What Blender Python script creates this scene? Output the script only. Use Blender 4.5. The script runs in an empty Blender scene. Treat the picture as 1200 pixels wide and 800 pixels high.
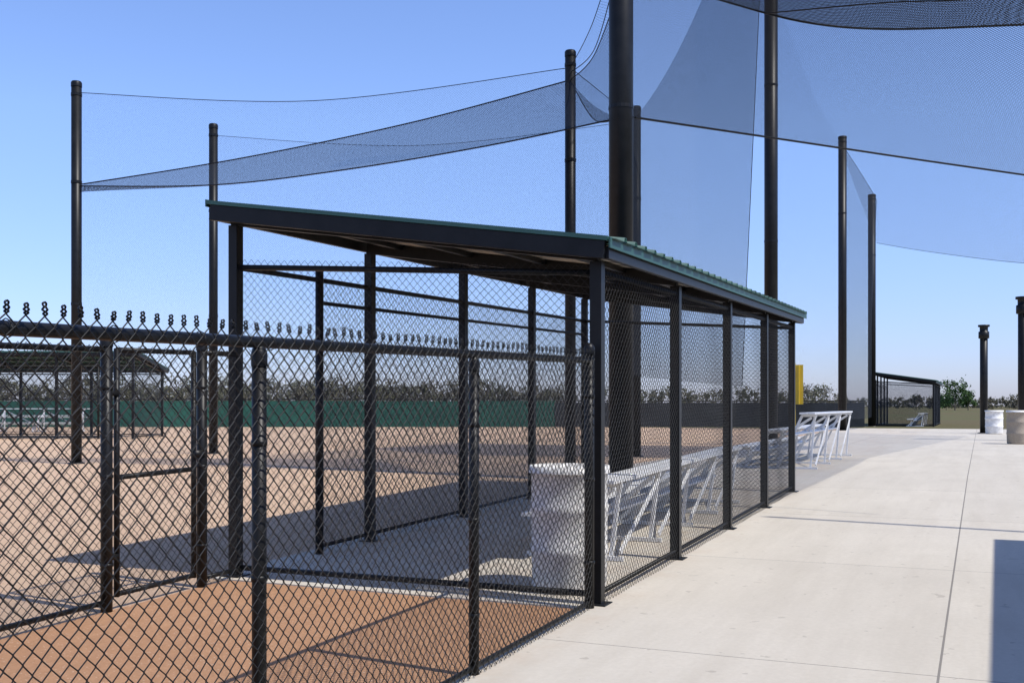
import bpy, math, random
import numpy as np
from mathutils import Vector
random.seed(4); rng=np.random.default_rng(4)
sc=bpy.context.scene
sc.view_settings.view_transform='Standard'; sc.view_settings.look='None'; sc.view_settings.exposure=0

def g(y): return 0.02*(min(max(y,-5),20)-7.5)

# ---------------------------------------------------------------- materials
def newmat(name):
    m=bpy.data.materials.new(name); m.use_nodes=True
    nt=m.node_tree; b=nt.nodes['Principled BSDF']; return m,nt,b
def N(nt,t,**k):
    n=nt.nodes.new(t)
    for a,v in k.items(): setattr(n,a,v)
    return n
def math_(nt,op,a,b=None,clamp=False):
    n=N(nt,'ShaderNodeMath',operation=op); n.use_clamp=clamp
    for i,v in enumerate((a,b)):
        if v is None: continue
        if isinstance(v,(int,float)): n.inputs[i].default_value=v
        else: nt.links.new(v,n.inputs[i])
    return n.outputs[0]
def mixc(nt,f,a,b,bt='MIX'):
    n=N(nt,'ShaderNodeMix',data_type='RGBA',blend_type=bt)
    for i,v in ((0,f),(6,a),(7,b)):
        if isinstance(v,(int,float)): n.inputs[i].default_value=v
        elif isinstance(v,tuple): n.inputs[i].default_value=(*v,1)
        else: nt.links.new(v,n.inputs[i])
    return n.outputs[2]
def noise(nt,scale,detail=4,rough=.6,co=None):
    n=N(nt,'ShaderNodeTexNoise'); n.inputs['Scale'].default_value=scale
    n.inputs['Detail'].default_value=detail; n.inputs['Roughness'].default_value=rough
    if co is None:
        co=N(nt,'ShaderNodeTexCoord').outputs['Object']
    nt.links.new(co,n.inputs['Vector']); return n.outputs[0]
def ramp(nt,v,lo,hi):
    n=N(nt,'ShaderNodeMapRange'); n.inputs[1].default_value=lo; n.inputs[2].default_value=hi
    nt.links.new(v,n.inputs[0]); return n.outputs[0]
def bump(nt,b,h,strength,dist=.01):
    n=N(nt,'ShaderNodeBump'); n.inputs['Strength'].default_value=strength; n.inputs['Distance'].default_value=dist
    nt.links.new(h,n.inputs['Height']); nt.links.new(n.outputs[0],b.inputs['Normal'])
def simple(name,c1,c2,scale=6,rough=.5,metal=0,bs=0,bscale=40,bd=.004,spec=.5):
    m,nt,b=newmat(name)
    f=ramp(nt,noise(nt,scale),.35,.65)
    nt.links.new(mixc(nt,f,c1,c2),b.inputs['Base Color'])
    b.inputs['Roughness'].default_value=rough; b.inputs['Metallic'].default_value=metal
    b.inputs['Specular IOR Level'].default_value=spec
    if bs: bump(nt,b,noise(nt,bscale),bs,bd)
    return m
M_black=simple('black_powder_coat',(.006,.006,.006),(.011,.011,.011),5,.42,0,.15,60,.002,.24)
M_wire=simple('black_vinyl_wire',(.006,.006,.006),(.012,.012,.012),8,.4,spec=.28)
M_green=simple('green_painted_steel',(.020,.075,.062),(.028,.095,.078),3,.5)
M_soffit=simple('galvanised_underside',(.70,.63,.51),(.58,.51,.41),2,.5)
M_alu=simple('aluminium',(.80,.80,.79),(.70,.70,.69),8,.42,.1)
M_white=simple('weathered_white_plastic',(.84,.82,.78),(.66,.64,.60),11,.6,0,.4,40,.006)
M_stone=simple('exposed_aggregate',(.42,.36,.28),(.25,.2,.15),60,.8,0,.5,90,.004)
M_yellow=simple('yellow_paint',(.8,.58,.03),(.72,.50,.03),3,.5)
M_greenscreen=simple('green_windscreen',(.009,.080,.055),(.016,.105,.072),.6,.75,0,.6,1.2,.1)
M_blackscreen=simple('black_windscreen',(.012,.015,.018),(.022,.026,.03),.6,.75,0,.6,1.2,.1)
M_bark=simple('bark',(.12,.10,.08),(.08,.065,.05),4,.9)
def leafmat(name,a,b_):
    m,nt,b=newmat(name)
    nt.links.new(mixc(nt,ramp(nt,noise(nt,.25,3),.35,.65),a,b_),b.inputs['Base Color'])
    b.inputs['Roughness'].default_value=.8; b.inputs['Specular IOR Level'].default_value=.1
    return m
M_leaf=leafmat('spring_foliage',(.16,.14,.10),(.11,.115,.065))
M_leafg=leafmat('green_foliage',(.08,.13,.045),(.055,.095,.033))

def dirt(name,c1,c2,c3):
    m,nt,b=newmat(name)
    co=N(nt,'ShaderNodeTexCoord').outputs['Object']
    big=ramp(nt,noise(nt,.35,5,.6,co),.35,.65)
    fine=ramp(nt,noise(nt,26,7,.8,co),.36,.64)
    mid_=ramp(nt,noise(nt,4.5,5,.7,co),.35,.68)
    mp=N(nt,'ShaderNodeMapping'); mp.inputs['Scale'].default_value=(6,.35,1); mp.inputs['Rotation'].default_value=(0,0,.35)
    nt.links.new(co,mp.inputs[0]); st=ramp(nt,noise(nt,1.4,4,.6,mp.outputs[0]),.35,.65)
    c=mixc(nt,big,c1,c2); c=mixc(nt,math_(nt,'MULTIPLY',fine,.6),c,c3)
    c=mixc(nt,math_(nt,'MULTIPLY',st,.25),c,c3); c=mixc(nt,math_(nt,'MULTIPLY',mid_,.25),c,c3)
    vo=N(nt,'ShaderNodeTexVoronoi'); vo.inputs['Scale'].default_value=60; nt.links.new(co,vo.inputs['Vector'])
    pk=math_(nt,'LESS_THAN',vo.outputs['Distance'],.30)
    sx=N(nt,'ShaderNodeSeparateXYZ'); nt.links.new(vo.outputs['Color'],sx.inputs[0])
    lt=math_(nt,'MULTIPLY',pk,math_(nt,'GREATER_THAN',sx.outputs[0],.84))
    dk=math_(nt,'MULTIPLY',pk,math_(nt,'LESS_THAN',sx.outputs[0],.18))
    c=mixc(nt,math_(nt,'MULTIPLY',lt,.55),c,(.74,.60,.46)); c=mixc(nt,math_(nt,'MULTIPLY',dk,.55),c,(.24,.14,.085))
    nt.links.new(c,b.inputs['Base Color']); b.inputs['Roughness'].default_value=.95; b.inputs['Specular IOR Level'].default_value=.12
    h=math_(nt,'ADD',noise(nt,45,6,.8,co),math_(nt,'MULTIPLY',noise(nt,6,4,.6,co),1.5))
    bump(nt,b,h,.75,.022); return m
M_dirt=dirt('infield_clay',(.62,.45,.305),(.575,.40,.265),(.47,.315,.20))
M_dirt2=dirt('red_infield_clay',(.53,.305,.17),(.47,.26,.14),(.36,.19,.10))
m,nt,b=newmat('concrete_slab')
co=N(nt,'ShaderNodeTexCoord').outputs['Object']
sp=N(nt,'ShaderNodeSeparateXYZ'); nt.links.new(co,sp.inputs[0])
def joint(axis,period,off,w):
    v=math_(nt,'PINGPONG',math_(nt,'ADD',axis,off),period/2)
    return math_(nt,'LESS_THAN',v,w)
j=math_(nt,'MAXIMUM',joint(sp.outputs[0],3.6,.215,.007),joint(sp.outputs[1],3.6,.9,.005))
big=ramp(nt,noise(nt,.5,6,.65,co),.3,.7); fine=ramp(nt,noise(nt,30,5,.7,co),.3,.7)
mp=N(nt,'ShaderNodeMapping'); mp.inputs['Scale'].default_value=(1,.12,1); nt.links.new(co,mp.inputs[0])
str_=ramp(nt,noise(nt,3.0,5,.7,mp.outputs[0]),.42,.75)
fx=math_(nt,'FLOOR',math_(nt,'DIVIDE',math_(nt,'ADD',sp.outputs[0],.215),3.6)); fy=math_(nt,'FLOOR',math_(nt,'DIVIDE',math_(nt,'ADD',sp.outputs[1],.9),3.6))
cb=N(nt,'ShaderNodeCombineXYZ'); nt.links.new(fx,cb.inputs[0]); nt.links.new(fy,cb.inputs[1])
wn=N(nt,'ShaderNodeTexWhiteNoise'); nt.links.new(cb.outputs[0],wn.inputs['Vector'])
c=mixc(nt,big,(.605,.555,.465),(.535,.49,.41))
c=mixc(nt,math_(nt,'MULTIPLY',fine,.36),c,(.41,.37,.30))
c=mixc(nt,math_(nt,'MULTIPLY',str_,.45),c,(.40,.355,.285))
c=mixc(nt,math_(nt,'MULTIPLY',wn.outputs[0],.18),c,(.38,.345,.29))
c=mixc(nt,math_(nt,'MULTIPLY',j,.75),c,(.12,.11,.10))
spots=math_(nt,'GREATER_THAN',noise(nt,9,2,.5,co),.71)
c=mixc(nt,math_(nt,'MULTIPLY',spots,.4),c,(.25,.22,.18))
# faint orange dirt tracked along the fence edge
edge=ramp(nt,sp.outputs[0],-2.2,-2.68); trk=math_(nt,'MULTIPLY',edge,ramp(nt,noise(nt,2.2,6,.75,co),.42,.7),True)
c=mixc(nt,math_(nt,'MULTIPLY',trk,.4,True),c,(.42,.29,.19))
nt.links.new(c,b.inputs['Base Color']); b.inputs['Roughness'].default_value=.85; b.inputs['Specular IOR Level'].default_value=.25
bump(nt,b,math_(nt,'SUBTRACT',noise(nt,120,4,.6,co),math_(nt,'MULTIPLY',j,4)),.35,.004)
M_conc=m
m,nt,b=newmat('farmland')
f=ramp(nt,noise(nt,.02,6,.6),.4,.6)
c=mixc(nt,f,(.12,.12,.055),(.15,.105,.065)); c=mixc(nt,ramp(nt,noise(nt,3,5,.7),.3,.8),c,(.075,.08,.035))
nt.links.new(c,b.inputs['Base Color']); b.inputs['Roughness'].default_value=1; b.inputs['Specular IOR Level'].default_value=.05
M_land=m
m,nt,b=newmat('split_face_block')
br=N(nt,'ShaderNodeTexBrick'); br.inputs['Scale'].default_value=2.5
tc=N(nt,'ShaderNodeTexCoord'); mp=N(nt,'ShaderNodeMapping'); mp.inputs['Rotation'].default_value=(math.pi/2,0,math.pi/2)
nt.links.new(tc.outputs['Object'],mp.inputs[0]); nt.links.new(mp.outputs[0],br.inputs[0])
br.inputs['Color1'].default_value=(.36,.31,.25,1); br.inputs['Color2'].default_value=(.30,.26,.21,1); br.inputs['Mortar'].default_value=(.4,.38,.35,1)
nt.links.new(br.outputs[0],b.inputs['Base Color']); b.inputs['Roughness'].default_value=.9
M_block=m
_net={}
def netmat(op):
    if op in _net: return _net[op]
    m,nt,b=newmat('black_netting_%02d'%int(op*100))
    uv=N(nt,'ShaderNodeUVMap'); sp=N(nt,'ShaderNodeSeparateXYZ'); nt.links.new(uv.outputs[0],sp.inputs[0])
    w=(1-math.sqrt(1-op)); cell=.05
    u=math_(nt,'ADD',sp.outputs[0],sp.outputs[1]); v=math_(nt,'SUBTRACT',sp.outputs[0],sp.outputs[1])
    L=[math_(nt,'LESS_THAN',math_(nt,'FRACT',math_(nt,'DIVIDE',q,cell)),w) for q in (u,v)]
    fac=math_(nt,'MAXIMUM',L[0],L[1])
    b.inputs['Base Color'].default_value=(.022,.027,.036,1); b.inputs['Roughness'].default_value=.8; b.inputs['Specular IOR Level'].default_value=.2
    tr=N(nt,'ShaderNodeBsdfTransparent'); mx=N(nt,'ShaderNodeMixShader')
    nt.links.new(fac,mx.inputs[0]); nt.links.new(tr.outputs[0],mx.inputs[1]); nt.links.new(b.outputs[0],mx.inputs[2])
    nt.links.new(mx.outputs[0],nt.nodes['Material Output'].inputs[0])
    _net[op]=m; return m

# ---------------------------------------------------------------- mesh helpers
def fastmesh(name,V,F,mat,parent=None,smooth=False,uv=None):
    V=np.asarray(V,dtype=np.float32); F=np.asarray(F,dtype=np.int32)
    me=bpy.data.meshes.new(name); k=F.shape[1]
    me.vertices.add(len(V)); me.vertices.foreach_set('co',V.ravel())
    me.loops.add(F.size); me.loops.foreach_set('vertex_index',F.ravel())
    me.polygons.add(len(F)); me.polygons.foreach_set('loop_start',np.arange(0,F.size,k,dtype=np.int32))
    try: me.polygons.foreach_set('loop_total',np.full(len(F),k,dtype=np.int32))
    except Exception: pass
    if smooth: me.polygons.foreach_set('use_smooth',np.ones(len(F),dtype=bool))
    if uv is not None:
        l=me.uv_layers.new(name='UVMap'); l.data.foreach_set('uv',np.asarray(uv,dtype=np.float32)[F.ravel()].ravel())
    me.update(calc_edges=True); me.materials.append(mat)
    o=bpy.data.objects.new(name,me); sc.collection.objects.link(o)
    if parent: o.parent=parent
    return o
def segs(P,Q,r,k=4):
    P=np.asarray(P,float);Q=np.asarray(Q,float)
    D=Q-P; L=np.linalg.norm(D,axis=1,keepdims=True); D=D/np.maximum(L,1e-9)
    up=np.tile([0,0,1.],(len(P),1)); m=np.abs(D[:,2])>.95; up[m]=[1,0,0]
    A=np.cross(D,up); A/=np.linalg.norm(A,axis=1,keepdims=True); B=np.cross(D,A)
    V=np.zeros((len(P),2*k,3))
    for i in range(k):
        a=2*math.pi*i/k; o=(A*math.cos(a)+B*math.sin(a))*r
        V[:,i]=P+o; V[:,k+i]=Q+o
    base=np.arange(len(P))[:,None]*2*k
    F=np.concatenate([base+np.array([[i,(i+1)%k,k+(i+1)%k,k+i]]) for i in range(k)],axis=1).reshape(-1,4)
    return V.reshape(-1,3),F
class Part:
    def __init__(s): s.v=[];s.f=[]
    def _add(s,v,f):
        n=len(s.v); s.v+= [tuple(x) for x in v]; s.f+=[tuple(i+n for i in q) for q in f]
    def tube(s,p,q,r,k=14,r2=None,caps=True):
        p=Vector(p);q=Vector(q);d=(q-p).normalized();r2=r if r2 is None else r2
        u=Vector((0,0,1)) if abs(d.z)<.95 else Vector((1,0,0))
        a=d.cross(u).normalized(); b=d.cross(a)
        v=[];
        for i in range(k):
            t=2*math.pi*i/k; v.append(p+(a*math.cos(t)+b*math.sin(t))*r)
        for i in range(k):
            t=2*math.pi*i/k; v.append(q+(a*math.cos(t)+b*math.sin(t))*r2)
        f=[(i,(i+1)%k,k+(i+1)%k,k+i) for i in range(k)]
        if caps: f+=[tuple(range(k))[::-1],tuple(range(k,2*k))]
        s._add(v,f)
    def beam(s,p,q,w,h):
        p=Vector(p);q=Vector(q);d=(q-p).normalized()
        u=Vector((0,0,1)) if abs(d.z)<.95 else Vector((0,1,0))
        a=d.cross(u).normalized(); b=a.cross(d).normalized()
        v=[]
        for c in (p,q):
            for sa,sb in ((-1,-1),(1,-1),(1,1),(-1,1)): v.append(c+a*sa*w/2+b*sb*h/2)
        s._add(v,[(0,1,5,4),(1,2,6,5),(2,3,7,6),(3,0,4,7),(3,2,1,0),(4,5,6,7)])
    def lathe(s,c,prof,k=28):
        v=[]
        for (r,z) in prof:
            for i in range(k):
                t=2*math.pi*i/k; v.append((c[0]+r*math.cos(t),c[1]+r*math.sin(t),c[2]+z))
        f=[]
        for j in range(len(prof)-1):
            for i in range(k): f.append((j*k+i,j*k+(i+1)%k,(j+1)*k+(i+1)%k,(j+1)*k+i))
        s._add(v,f)
    def box(s,x0,x1,y0,y1,z0,z1):
        s._add([(x0,y0,z0),(x1,y0,z0),(x1,y1,z0),(x0,y1,z0),(x0,y0,z1),(x1,y0,z1),(x1,y1,z1),(x0,y1,z1)],
          [(3,2,1,0),(4,5,6,7),(0,1,5,4),(1,2,6,5),(2,3,7,6),(3,0,4,7)])
    def make(s,name,mat,parent=None,smooth=False,bevel=0):
        me=bpy.data.meshes.new(name); me.from_pydata(s.v,[],s.f); me.update(); me.materials.append(mat)
        o=bpy.data.objects.new(name,me); sc.collection.objects.link(o)
        if parent: o.parent=parent
        if smooth:
            me.polygons.foreach_set('use_smooth',[len(p.vertices)==4 for p in me.polygons])
        if bevel:
            mo=o.modifiers.new('b','BEVEL'); mo.width=bevel; mo.segments=2; mo.limit_method='ANGLE'
        return o
def empty(name,loc=(0,0,0),rot=0):
    e=bpy.data.objects.new(name,None); e.empty_display_size=.3; e.location=loc; e.rotation_euler=(0,0,rot)
    sc.collection.objects.link(e); return e

def chain(name,p0,p1,b0,b1,t0,t1,parent,side=1,r=.0022,k=4,h=.034,barbs=True,off=.035):
    p0=np.array(p0,float);p1=np.array(p1,float);D=p1-p0;L=np.linalg.norm(D);D/=L
    Nn=np.array([-D[1],D[0]])*side
    n=int(L/h); pz=h
    H=(t0-b0+t1-b1)/2; m=int(H/pz)
    I,J=np.meshgrid(np.arange(n),np.arange(m+1),indexing='ij')
    par=(I+J)%2
    sx=(I+par)*h; fr=sx/(n*h); tz=J/m
    sx=sx*(L/(n*h))
    rnd=rng.normal(0,.0014,(n+1,m+1))
    wob=.009*np.sin(sx*2.1+1)*np.sin(tz*3.1)+.005*np.sin(sx*5.3+tz*4)
    nn=off+np.where(par==1,r,-r)+wob
    X=p0[0]+D[0]*sx+Nn[0]*nn; Y=p0[1]+D[1]*sx+Nn[1]*nn
    zb=b0+(b1-b0)*fr; zt=t0+(t1-t0)*fr
    Z=zb+(zt-zb)*tz+ rnd[(I+par),J]
    W=np.stack([X,Y,Z],-1)
    P=W[:,:-1].reshape(-1,3);Q=W[:,1:].reshape(-1,3)
    V,F=segs(P,Q,r,k)
    if barbs:
        cr=[]
        for i in range(n):
            if (i+m)%2==1:
                c=W[i,m]; t=np.array([D[0],D[1],0]); nrm=np.array([Nn[0],Nn[1],0]); a=rng.normal(0,.003,3)
                prev=[c.copy(),c.copy()]
                for q in range(1,7):
                    ang=q*1.25; rad=.0078 if q<5 else .0060
                    for s_ in (0,1):
                        ph=ang+s_*math.pi
                        pt=c+t*math.cos(ph)*rad+nrm*math.sin(ph)*rad+np.array([0,0,.0050*q])+a*q/6
                        cr.append((prev[s_],pt)); prev[s_]=pt
                for s_ in (0,1):
                    d=(1 if s_ else -1)
                    cr.append((prev[s_],prev[s_]+t*d*.006+[0,0,.004]))
        V2,F2=segs([a for a,_ in cr],[b for _,b in cr],r*1.35,k)
        F=np.concatenate([F,F2+len(V)]);V=np.concatenate([V,V2])
    return fastmesh(name,V,F,M_wire,parent,smooth=True)

def sheet(name,x0,x1,y0,y1,off,mat):
    ys=sorted({y0,y1}|{q for q in (-5,20) if y0<q<y1})
    V=[];F=[]
    for y in ys: V+=[(x0,y,g(y)+off),(x1,y,g(y)+off)]
    for i in range(len(ys)-1): F.append((2*i,2*i+1,2*i+3,2*i+2))
    return fastmesh(name,V,F,mat)
sheet('ground',-1500,1500,-300,2500,0,M_land)
sheet('infield',-58,-2.70,-25,58,.004,M_dirt)
sheet('dirt_path',-5.85,-2.70,-25,7.28,.009,M_dirt2)
p=Part()
def slab(part,x0,x1,y0,y1,top):
    ys=sorted({y0,y1}|{q for q in (-5,20) if y0<q<y1})
    for a,b_ in zip(ys[:-1],ys[1:]):
        part._add([(x0,a,g(a)-.1),(x1,a,g(a)-.1),(x1,b_,g(b_)-.1),(x0,b_,g(b_)-.1),(x0,a,g(a)+top),(x1,a,g(a)+top),(x1,b_,g(b_)+top),(x0,b_,g(b_)+top)],
          [(4,5,6,7),(0,1,5,4) ,(1,2,6,5),(2,3,7,6),(3,0,4,7)])
slab(p,-2.69,16,-20,60,.02); slab(p,-6.6,-2.694,16.61,60,.0195); p.make('walkway_pavement',M_conc)
p=Part(); slab(p,-6.1,-2.695,7.3,16.6,.016); p.make('dugout_floor_slab',M_conc)

# ---------------------------------------------------------------- dugout
def dugout(loc,rot,L,s,detail=True,nb=4,nop=.3):
    root=empty('dugout',loc,rot); W=3.29
    zt=lambda x,y:2.70-.1486*x+s*y
    st=Part(); rails=Part(); gr=Part(); sof=Part()
    ysb=[L*i/nb for i in range(nb+1)]
    for y in ysb:
        st.beam((0,y,s*y-.05),(0,y,zt(0,y)-.16),.09,.09)
        st.beam((-W,y,s*y-.05),(-W,y,zt(-W,y)-.16),.09,.09)
        st.beam((.02,y,zt(0,y)-.10),(-W-.02,y,zt(-W,y)-.10),.07,.12)
        for x in (0,-W): st.beam((x,y-.09,s*y+.022),(x,y+.09,s*y+.022),.18,.012)
    for i,x in enumerate((-.5,-1.3,-2.1,-2.9)):
        st.beam((x,-.17,zt(x,-.17)-.065),(x,L+.17,zt(x,L+.17)-.065),.05,.05)
    for y in (-.21,L+.21):
        st.beam((.13,y,zt(.13,y)-.085),(-W-.09,y,zt(-W-.09,y)-.085),.05,.13)
        gr.beam((.16,y,zt(.16,y)-.002),(-W-.12,y,zt(-W-.12,y)-.002),.075,.032)
    st.beam((.13,-.18,zt(.13,-.18)-.10),(.13,L+.18,zt(.13,L+.18)-.10),.04,.09)
    st.beam((-W-.09,-.18,zt(-W-.09,-.18)-.085),(-W-.09,L+.18,zt(-W-.09,L+.18)-.085),.04,.12)
    gr.beam((.175,-.24,zt(.17,-.24)-.03),(.175,L+.24,zt(.17,L+.24)-.03),.012,.075)
    gr.beam((-W-.125,-.24,zt(-W-.125,-.24)-.01),(-W-.125,L+.24,zt(-W-.125,L+.24)-.01),.012,.06)
    prof=[];y=-.2
    while y<L+.2:
        prof+=[(y,0),(y+.19,0),(y+.205,.03),(y+.245,.03),(y+.26,0)]; y+=.26
    prof=[q for q in prof if q[0]<=L+.22]
    V=[];F=[]
    for (yy,dz) in prof:
        for x in (.21,-W-.13): V.append((x,yy,zt(x,yy)-.01+dz+.012))
    for i in range(len(prof)-1): F.append((2*i,2*i+1,2*i+3,2*i+2))
    sh=fastmesh('roof_sheet',V,F,M_green,root); md=sh.modifiers.new('s','SOLIDIFY'); md.thickness=.004
    V=[];F=[]
    for (yy,dz) in prof:
        if -.18<yy<L+.18:
            for x in (.10,-W-.06): V.append((x,yy,zt(x,yy)-.036+dz*.35))
    for i in range(len(V)//2-1): F.append((2*i,2*i+1,2*i+3,2*i+2))
    fastmesh('roof_underside',V,F,M_soffit if detail else M_green,root)
    r=.024
    rails.tube((0,0,2.47),(0,L,2.47+s*L),r); rails.tube((0,0,.09),(0,L,.09+s*L),r*.8)
    rails.tube((-W,0,2.67),(-W,L,2.67+s*L),r);rails.tube((-W,1.3,.09+s*1.3),(-W,L,.09+s*L),r*.8)
    rails.tube((0,0,2.46),(-W,0,2.67),r); rails.tube((0,0,.09),(-W,0,.09),r)
    rails.tube((0,L,2.46+s*L),(-W,L,2.67+s*L),r); 
    rails.tube((-W,1.27,s*1.3-.05),(-W,1.27,2.78+s*1.3),.04)
    rails.tube((-W,1.27,2.45+s*1.3),(-W,L,2.45+s*L),r*.8)
    st.make('steel_frame',M_black,root,bevel=.004); rails.make('fence_rails',M_black,root,smooth=True); gr.make('green_trim',M_green,root)
    if detail:
        chain('chain_link_back',(0,0.05),(0,L-.05),.02,.02+s*L,2.50,2.50+s*L,root,side=-1,r=.0020,barbs=False)
        chain('chain_link_field',(-W,1.3),(-W,L),.02+s*1.3,.02+s*L,2.70+s*1.3,2.70+s*L,root,side=1,barbs=False)
        chain('chain_link_end',(-W+.05,0),(-.05,0),.04,.04,2.73,2.52,root,side=-1,r=.0019,barbs=False)
        chain('chain_link_far_end',(-W,L),(0,L),.02+s*L,.02+s*L,2.67+s*L,2.50+s*L,root,side=1,barbs=False)
    else:
        for nm,a,b_ in (('chain_link_back',(0,0),(0,L)),('chain_link_field',(-W,1.3),(-W,L)),('chain_link_end',(-W,0),(0,0))):
            V=[(a[0],a[1],0),(b_[0],b_[1],0),(b_[0],b_[1],2.6),(a[0],a[1],2.6)]
            d=math.dist(a,b_); fastmesh(nm,V,[(0,1,2,3)],netmat(nop),root,uv=[(0,0),(d,0),(d,2.6),(0,2.6)])
    return root
X0,Y0,L0=-2.594,7.459,8.83
dugout((X0,Y0,0),0,L0,.02)
dugout((-2.55,66.5,.25),0,10,0,False,4,.5)
dugout((-29.8,33.2,.25),math.radians(114),14,0,False,5,.2)

# ---------------------------------------------------------------- low fences
def post(part,x,y,h,r=.03,line=False):
    part.tube((x,y,g(y)-.1),(x,y,g(y)+h),r,16)
    part.lathe((x,y,g(y)+h),[(r*1.12,-.05),(r*1.12,.0),(r*.9,.02),(r*.5,.035),(.001,.04)],16)
    for z in (.35,h*.5,h-.35):
        part.lathe((x,y,g(y)+z),[(r,-.012),(r*1.12,-.011),(r*1.12,.011),(r,.012)],16)
f=empty('chain_link_fence'); P_=Part(); H=1.84; XF=-2.60
for y in (-3.0,-.9,1.32,3.44,5.38,7.30): post(P_,XF,y,H-.075 if y<7 else H+.06,.029 if y<7 else .036)
P_.tube((XF,-3,g(-3)+H-.03),(XF,7.3,g(7.3)+H-.03),.023); P_.tube((XF,-3,g(-3)+.06),(XF,7.3,g(7.3)+.06),.016)
P_.make('posts_and_rails',M_black,f,smooth=True)
chain('chain_link_mesh',(XF,-3),(XF,7.3),g(-3)+.03,g(7.3)+.03,g(-3)+H+.012,g(7.3)+H+.012,f,side=-1,r=.0024,k=6)
tp=[];tq=[]
y=-2.8
while y<7.2:
    z=g(y)+H-.03
    ring=[(XF+.0305*math.cos(a)+.006,y+.002*a,z+.0285*math.sin(a)) for a in [i*math.pi/4 for i in range(9)]]
    tp+=ring[:-1];tq+=ring[1:]; y+=.42
v,f2=segs(tp,tq,.002,5); fastmesh('tie_wires',v,f2,M_wire,f)
f=empty('chain_link_fence'); P_=Part(); H=1.95; XL=-5.84
for y in (-3,-.4,2.6): post(P_,XL,y,H-.03,.035)
post(P_,XL,5.93,H+.04,.042)
post(P_,XL,6.97,H+.04,.042)
P_.tube((XL,-3,g(-3)+H-.03),(XL,5.9,g(5.9)+H-.03),.022); P_.tube((XL,-3,g(-3)+.08),(XL,5.9,g(5.9)+.08),.02)
P_.tube((XL,6.97,g(7)+H-.03),(XL,7.42,g(7.4)+H-.03),.022); P_.tube((XL,6.97,g(7)+.08),(XL,7.42,g(7.4)+.08),.02)
P_.make('posts_and_rails',M_black,f,smooth=True)
chain('chain_link_mesh',(XL,-3),(XL,5.9),g(-3)+.03,g(5.9)+.03,g(-3)+H,g(5.9)+H,f,side=-1,barbs=False)
chain('chain_link_mesh_short',(XL,6.97),(XL,7.42),g(7)+.03,g(7.4)+.03,g(7)+H,g(7.4)+H,f,side=-1,barbs=False)
f=empty('chain_link_gate'); P_=Part()
ya,yb=6.03,6.87
for z in (.12,.98,H-.03): P_.tube((XL,ya,g(ya)+z),(XL,yb,g(yb)+z),.02)
for y in (ya,yb): P_.tube((XL,y,g(y)+.1),(XL,y,g(y)+H-.02),.022)
P_.beam((XL+.03,yb-.02,g(yb)+1.1),(XL+.03,yb+.12,g(yb)+1.1),.02,.06)
for z in (.4,1.6): P_.beam((XL,ya-.1,g(ya)+z),(XL,ya,g(ya)+z),.05,.04)
P_.make('gate_frame_and_latch',M_black,f,smooth=True)
chain('chain_link_mesh',(XL,ya),(XL,yb),g(ya)+.1,g(yb)+.1,g(ya)+H,g(yb)+H,f,side=-1,off=.02,barbs=False)

# ---------------------------------------------------------------- net poles
def pole(x,y,h,r,name='netting_pole'):
    e=empty(name,(x,y,g(y))); P_=Part()
    P_.tube((0,0,-.2),(0,0,h),r,24); P_.lathe((0,0,h),[(r*1.06,-.08),(r*1.06,.01),(r*.9,.04),(.001,.05)],24)
    P_.lathe((0,0,0),[(r*1.6,-.1),(r*1.6,.03),(r*1.02,.035)],24)
    P_.make('steel_tube',M_black,e,smooth=True)
    Q=Part()
    for z in (h*.42,h*.74,h-.25): Q.lathe((0,0,z),[(r,-.03),(r+.008,-.03),(r+.008,.03),(r,.03)],20)
    Q.make('cable_clamps',M_black,e)
pole(-5.56,17.2,15,.205); pole(-5.95,33.4,15,.205); pole(-6.2,54.1,14.3,.2); pole(-5.9,66,13.6,.22)
pA=(-18.2,17.6);pB=(-17.9,21.8);pC=(-7.6,20.2);pH=(-7.57,24.6)
for q in (pA,pB,pC,pH): pole(q[0],q[1],8.35,.11)
pole(5.5,12.0,11.6,.045)  # unseen slim pole, guessed and added to cast the thin shadow line
for (x,y,h) in ((.1,51,4.75),(1.32,41,5.0)):
    e=empty('steel_column',(x,y,g(y))); P_=Part()
    P_.tube((0,0,0),(0,0,h),.16,20); P_.lathe((0,0,h-.3),[(.16,-.3),(.22,-.28),(.22,.0),(.17,.02),(.17,.2),(.24,.22),(.24,.3),(.001,.31)],20); P_.lathe((0,0,0),[(.26,0),(.26,.05),(.16,.06)],20)
    P_.make('column',M_black,e,smooth=True)

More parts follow.
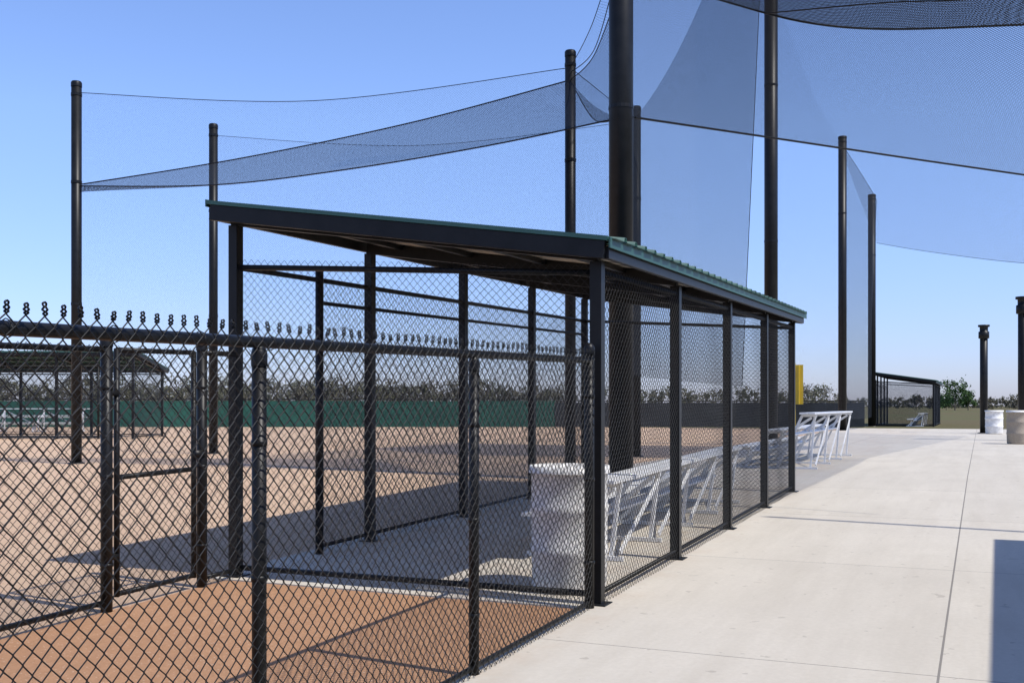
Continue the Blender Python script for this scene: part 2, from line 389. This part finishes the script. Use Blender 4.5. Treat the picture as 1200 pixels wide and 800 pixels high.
# ---------------------------------------------------------------- netting
def crv(pts,t):
    n=len(pts)-1; x=t*n; i=min(int(x),n-1); u=x-i
    P=[np.array(pts[max(0,min(n,i+q))],float) for q in (-1,0,1,2)]
    return .5*((2*P[1])+(P[2]-P[0])*u+(2*P[0]-5*P[1]+4*P[2]-P[3])*u*u+(3*P[1]-P[0]-3*P[2]+P[3])*u**3)
def net(A,B,op,sag=0,nu=28,nv=12,edges=('A','B'),name='safety_netting',cr=.010):
    e=empty(name)
    V=[];UV=[]
    A0=[crv(A,i/nu) for i in range(nu+1)];B0=[crv(B,i/nu) for i in range(nu+1)]
    lu=np.linalg.norm(A0[-1]-A0[0])+np.linalg.norm(B0[-1]-B0[0]); lv=np.linalg.norm(A0[nu//2]-B0[nu//2])
    for i in range(nu+1):
        for j in range(nv+1):
            t=j/nv; p=A0[i]*(1-t)+B0[i]*t
            p=p-np.array([0,0,sag*4*t*(1-t)])
            V.append(p); UV.append((i/nu*lu/2,t*lv))
    F=[(i*(nv+1)+j,(i+1)*(nv+1)+j,(i+1)*(nv+1)+j+1,i*(nv+1)+j+1) for i in range(nu) for j in range(nv)]
    fastmesh('net',V,F,netmat(op),e,smooth=True,uv=UV)
    P=[];Q=[]
    for nm,C in (('A',A0),('B',B0)):
        if nm in edges:
            P+=C[:-1];Q+=C[1:]
    G=np.array(V).reshape(nu+1,nv+1,3)
    if 'L' in edges: P+=list(G[0,:-1]);Q+=list(G[0,1:])
    if 'R' in edges: P+=list(G[-1,:-1]);Q+=list(G[-1,1:])
    if P:
        v,f_=segs(P,Q,cr,6); fastmesh('edge_cable',v,f_,M_black,e)
def v3(p,z): return (p[0],p[1],z)
def mid(a,b_,z,t=.5): return (a[0]+(b_[0]-a[0])*t,a[1]+(b_[1]-a[1])*t,z)
D=(-5.56,17.2)
net([v3(pA,8.35),mid(pA,pC,7.9),v3(pC,8.3)],[v3(pA,.4),v3(pC,.4)],.08,edges=('A',),cr=.008)
net([v3(pB,8.35),mid(pB,pH,7.9),v3(pH,8.3)],[v3(pB,.4),v3(pH,.4)],.08,edges=('A',),cr=.006)
net([v3(pC,8.3),v3(pH,8.3)],[v3(pC,.4),v3(pH,.4)],.10,edges=('A',),cr=.008)
net([v3(pC,8.3),mid(pC,D,8.6),(D[0],D[1],9.5)],[v3(pC,.4),(D[0],D[1],.4)],.12,edges=('A',),cr=.008)
lowedge=[(-18.2,17.6,6.3),mid(pA,D,5.98,.3),mid(pA,D,5.98,.55),mid(pA,D,6.12,.8),(D[0],D[1],6.33)]
highedge=[(-18.2,17.6,6.32),mid(pA,pC,6.75,.35),mid(pA,pC,7.35,.7),(pC[0],pC[1],8.05)]
net(lowedge,highedge,.53,sag=.15,cr=.014)
net([(pC[0],pC[1],8.05),(-6.6,18.8,8.0),(D[0],D[1],8.6)],[(pC[0],pC[1],8.04),(-6.6,18.8,6.8),(D[0],D[1],6.33)],.42)
net([(-5.5,17.4,16),(-5.6,24,15.6),(-5.6,30.4,16)],[(-5.5,17.4,2),(-5.9,24,2),(-6.15,30.0,2)],.42,edges=('A','R'),cr=.010)
net([(-5.95,33.6,14.5),(-6,43,13.6),(-6.2,54,14.2)],[(-5.95,33.6,1),(-6.2,54,1)],.08,edges=())
net([(-6.2,54.3,14.2),(-5.0,58,12.2),(-5.9,66,13.4)],[(-6.2,54.3,.8),(-5.6,58,.8),(-5.9,66,.8)],.42,edges=('A',))
Led=[(-5.34,17.3,6.33),(-3.95,20.1,6.55),(-2.54,21.8,6.54),(-1.10,23.0,6.42),(1.65,25.3,6.21)]
Ned=[(-3.6,16.0,8.3),(-2.2,14.0,7.6),(-1,12.5,7.2),(.3,11.9,7),(1.9,11.5,7)]
net(Led,Ned,.40,sag=.25,edges=('A',),cr=.020)
far=[(-4.5,52.7,9.1),(-2,50.2,8.2),(1.54,46.6,7.09),(4,45,6.8)]
net(Led[2:],far,.24,sag=0,edges=('B',))
n5=[(-6.8,29.8,12.9),(-4.46,29.7,11.9),(-2.33,30.65,11.7),(1.03,31.0,11.45),(3.5,32,11.5)]
n5b=[(-6.5,25,14.2),(-4.2,23,13.6),(-2.0,22.5,13.4),(1.2,23,13.2),(3.6,23,13.2)]
net(n5,n5b,.70,sag=.1,edges=('A',),cr=.03)
P_=Part()
for c in ([(-2.8,15.2,7.0),(-1.2,14.6,6.7),(.4,14.0,6.35),(3,13.2,6.2)],[(pC[0],pC[1],8.2),(-6.6,18.8,8.1),(-5.6,17.0,8.6)],[(-5.3,17.2,8.9),(-5.4,24,11.6),(-5.6,30.4,13.2)]):
    c=[crv(c,i/20) for i in range(21)]
    for a,b_ in zip(c[:-1],c[1:]): P_.tube(a,b_,.009,6,caps=False)
P_.make('netting_cable',M_black)

# ---------------------------------------------------------------- bleachers / benches
def bleacher(x,y,L,rows,rot=0,name='aluminium_bleacher',nf=4):
    e=empty(name,(x,y,g(y)+.02),rot); pl=Part(); fr=Part(); s=.02 if y<19 else 0
    for i in range(rows):
        xx=-.62*(rows-1-i) ; z=.42+.2*i*1.6
        for dx in (-.075,.075): pl.beam((xx+dx,0,z),(xx+dx,L,z+s*L),.14,.035)
        if i>0: pl.beam((xx-.33,0,z-.40),(xx-.33,L,z-.40+s*L),.22,.03)
    zt=.42+.32*(rows-1); xl=-.62*(rows-1)
    for k in range(nf):
        yy=.25+(L-.5)*k/(nf-1); zo=s*yy
        fr.beam((xl-.2,yy,.02+zo),(.15,yy,.02+zo),.045,.04)
        for i in range(rows):
            xx=-.62*(rows-1-i); z=.40+.32*i+zo
            fr.beam((xx-.14,yy,z-.02),(xx+.14,yy,z-.02),.04,.05)
            fr.beam((xx+.10,yy+.045,z-.02),(xx+.02,yy+.045,.04+zo),.035,.045)
            if i>0: fr.beam((xx-.12,yy-.045,z-.02),(xx-.58,yy-.045,.04+zo),.035,.045)
        fr.beam((xl-.1,yy,.05+zo),(.05,yy,zt-.08+zo),.035,.045)
    for k in range(nf-1):
        ya=.25+(L-.5)*k/(nf-1); yb=.25+(L-.5)*(k+1)/(nf-1)
        fr.beam((.12,ya,.08+s*ya),(.12,yb,zt-.1+s*yb),.02,.04)
    pl.make('seat_planks',M_alu,e,bevel=.004); fr.make('support_frames',M_alu,e)
bleacher(-3.0,20.6,6.4,3)
bleacher(-3.15,9.1,5.6,2,name='players_bench',nf=5)
bleacher(-38.5,38.0,6,3,math.radians(115))
bleacher(-3.2,66,6,2,name='players_bench')
def barrel(x,y,mat,h=.95,r=.29,name='trash_barrel'):
    e=empty(name,(x,y,g(y)+.02)); P_=Part()
    P_.lathe((0,0,0),[(.01,.01),(r*.92,.01),(r*.95,.04),(r*.97,h*.28),(r*1.0,h*.3),(r*1.0,h*.34),(r*.97,h*.36),(r*.98,h*.62),(r*1.01,h*.64),(r*1.01,h*.68),(r*.98,h*.7),(r*.97,h*.95),(r*1.02,h*.96),(r*1.02,h),(r*.93,h),(r*.92,h*.9),(r*.88,.06),(.01,.05)],36)
    P_.make('barrel_body',mat,e,smooth=True)
    Q=Part(); Q.lathe((0,0,0),[(r*.9,h*.93),(r*.94,h+.006),(r*1.03,h+.008),(r*1.04,h-.05)],36); Q.make('bin_liner',M_white,e,smooth=True)
barrel(-3.0,7.95,M_white,.97,.31)
barrel(.5,50,M_white,1.0,.36); barrel(1.05,37.2,M_stone,1.05,.33)

# ---------------------------------------------------------------- outfield fence
def screen(pts,mat,h=1.6):
    e=empty('outfield_fence'); V=[];F=[];P_=Part()
    dense=[]
    for a,b_ in zip(pts[:-1],pts[1:]):
        n=max(2,int(math.dist(a,b_)/.75))
        for i in range(n): dense.append((a[0]+(b_[0]-a[0])*i/n,a[1]+(b_[1]-a[1])*i/n))
    dense.append(pts[-1])
    for i,(x,y) in enumerate(dense):
        o=random.uniform(-.03,.03)
        V+=[(x+o,y+o,g(y)+.03),(x-o,y-o,g(y)+h/2),(x,y,g(y)+h-random.uniform(0,.03))]
        if i%4==0: P_.tube((x,y+.06,g(y)-.1),(x,y+.06,g(y)+h+.12),.035,8)
    for i in range(len(dense)-1):
        F+=[(3*i,3*i+3,3*i+4,3*i+1),(3*i+1,3*i+4,3*i+5,3*i+2)]
    for a,b_ in zip(dense[:-1],dense[1:]): P_.tube((a[0],a[1]+.06,g(a[1])+h+.08),(b_[0],b_[1]+.06,g(b_[1])+h+.08),.03,6,caps=False)
    fastmesh('windscreen',V,F,mat,e); P_.make('posts_and_rail',M_black,e)
screen([(-57,40),(-47.9,44.5),(-31.6,51.6),(-22,56)],M_greenscreen,1.5)
screen([(-22,56),(-20,57),(-9.7,61.3),(-6.0,62.8)],M_blackscreen,1.4)
e=empty('foul_pole',(-9.55,60.9,.25)); P_=Part()
P_.tube((0,0,0),(0,0,3.6),.06,12); P_.beam((.26,0,1.3),(.26,0,3.5),.03,.42)
P_.box(.05,.47,-.02,.02,1.3,3.5)
P_.make('pole_and_wing',M_yellow,e)
e=empty('unseen_shadow_building'); P_=Part(); P_.box(2.5,9,-7,11.45,-.3,3.0); P_.make('walls',M_block,e)  # unseen building, guessed and added to cast the shadow on the walkway's right
P_=Part(); P_.box(2.18,9.3,-7.3,11.72,3.0,3.14); P_.make('roof_slab',M_green,e)
P_=Part()
for y in (1,6): P_.box(2.48,2.51,y,y+1,-.1,2.1)
P_.box(2.48,2.51,3,5,1.1,2.1); P_.make('doors_and_shutter',M_black,e)

# ---------------------------------------------------------------- trees
def treemass(name,specs,leaf,lsize,nleaf,zlo=.1):
    e=empty(name); tr=Part(); V=[]
    for (x,y,h) in specs:
        z0=.25; tr.tube((x,y,z0),(x+random.uniform(-.3,.3),y,z0+h*.8),.025*h,6,r2=.006*h,caps=False)
        for q in range(7):
            a=random.uniform(0,6.28); zz=z0+h*random.uniform(.3,.65)
            tr.tube((x,y,zz),(x+math.cos(a)*h*.28,y+math.sin(a)*h*.28,zz+h*.3),.009*h,5,r2=.003*h,caps=False)
        ncl=22
        C=np.stack([x+rng.normal(0,.2*h,ncl),y+rng.normal(0,.2*h,ncl),z0+h*rng.uniform(zlo,.9,ncl)],1)
        rr=h*rng.uniform(.05,.12,ncl)
        idx=rng.integers(0,ncl,nleaf)
        c=C[idx]+rng.normal(0,1,(nleaf,3))*rr[idx][:,None]*.85; c[:,2]=np.maximum(c[:,2],z0+.1)
        a=rng.normal(0,1,(nleaf,3));a/=np.linalg.norm(a,axis=1,keepdims=True)
        b_=np.cross(a,rng.normal(0,1,(nleaf,3)));b_/=np.linalg.norm(b_,axis=1,keepdims=True)
        s=lsize*rng.uniform(.4,1.1,(nleaf,1))
        V.append(np.stack([c-a*s-b_*s*.6,c+a*s-b_*s*.6,c+a*s+b_*s*.6,c-a*s+b_*s*.6],1).reshape(-1,3))
    V=np.concatenate(V); F=np.arange(len(V)).reshape(-1,4)
    fastmesh('foliage',V,F,leaf,e); tr.make('trunks',M_bark,e)
def at(az,d):
    a=math.radians(az); return -math.sin(a)*d, math.cos(a)*d
sp=[]
az=21.0
while az<57:
    d=random.uniform(150,200); h=random.uniform(4.0,6.0)*(1 if az>24 else .8)
    sp.append((*at(az,d),h))
    az+=random.uniform(.15,.42)
treemass('distant_treeline',sp,M_leaf,.17,560)
sp=[]
az=9
while az<22:
    d=random.uniform(230,300)
    if random.random()<.8: sp.append((*at(az,d),random.uniform(4.0,6.5)))
    az+=random.uniform(.3,.8)
treemass('distant_treeline',sp,M_leaf,.26,450)
sp=[(*at(8.3,300),8),(*at(7.5,320),7.5),(*at(7.9,310),6),(*at(6.6,350),5),(*at(3.0,330),4.5),(*at(2.2,340),4.2),(*at(-.3,400),4.5),(*at(-1.5,400),5)]
az=8.5
while az>-3:
    sp.append((*at(az,random.uniform(520,600)),random.uniform(3.5,6))); az-=random.uniform(.15,.35)
treemass('distant_treeline',sp,M_leaf,.26,600)
sp=[(*at(1.2,290),7.6),(*at(.6,300),5),(*at(1.6,310),4.5)]
treemass('distant_treeline',sp,M_leafg,.24,1400,.3)

# ---------------------------------------------------------------- light
az=math.radians(98); el=math.radians(55.5)
w=bpy.data.worlds.new('World'); sc.world=w; w.use_nodes=True; nt=w.node_tree
bg=nt.nodes['Background']; sky=nt.nodes.new('ShaderNodeTexSky'); sky.sky_type='NISHITA'; sky.sun_disc=False
sky.sun_elevation=el; sky.sun_rotation=az; sky.air_density=1.0; sky.dust_density=.45; sky.ozone_density=2.5; sky.altitude=200
tc=N(nt,'ShaderNodeTexCoord'); sp=N(nt,'ShaderNodeSeparateXYZ'); nt.links.new(tc.outputs['Generated'],sp.inputs[0])
mr=ramp(nt,sp.outputs[2],0.0,.25)
tint=mixc(nt,mr,(.80,.86,1.34),(1.34,1.40,1.74))
bc=mixc(nt,1.0,sky.outputs[0],tint,'MULTIPLY')
nt.links.new(bc,bg.inputs[0]); bg.inputs[1].default_value=.13
sd=Vector((math.sin(az)*math.cos(el),math.cos(az)*math.cos(el),math.sin(el)))
l=bpy.data.lights.new('sun','SUN'); l.energy=4.8; l.angle=math.radians(.53); l.color=(1,.955,.88)
lo=bpy.data.objects.new('sun',l); lo.rotation_euler=(-sd).to_track_quat('-Z','Y').to_euler(); lo.location=(20,-5,30); sc.collection.objects.link(lo)
# ---------------------------------------------------------------- camera
cd=bpy.data.cameras.new('camera'); cd.sensor_width=36; cd.lens=37.5; cd.shift_y=75/1200; cd.clip_end=5000; cd.clip_start=.05
co_=bpy.data.objects.new('camera',cd); co_.location=(0,0,1.48); co_.rotation_euler=(math.radians(90),0,math.radians(23.75))
sc.collection.objects.link(co_); sc.camera=co_
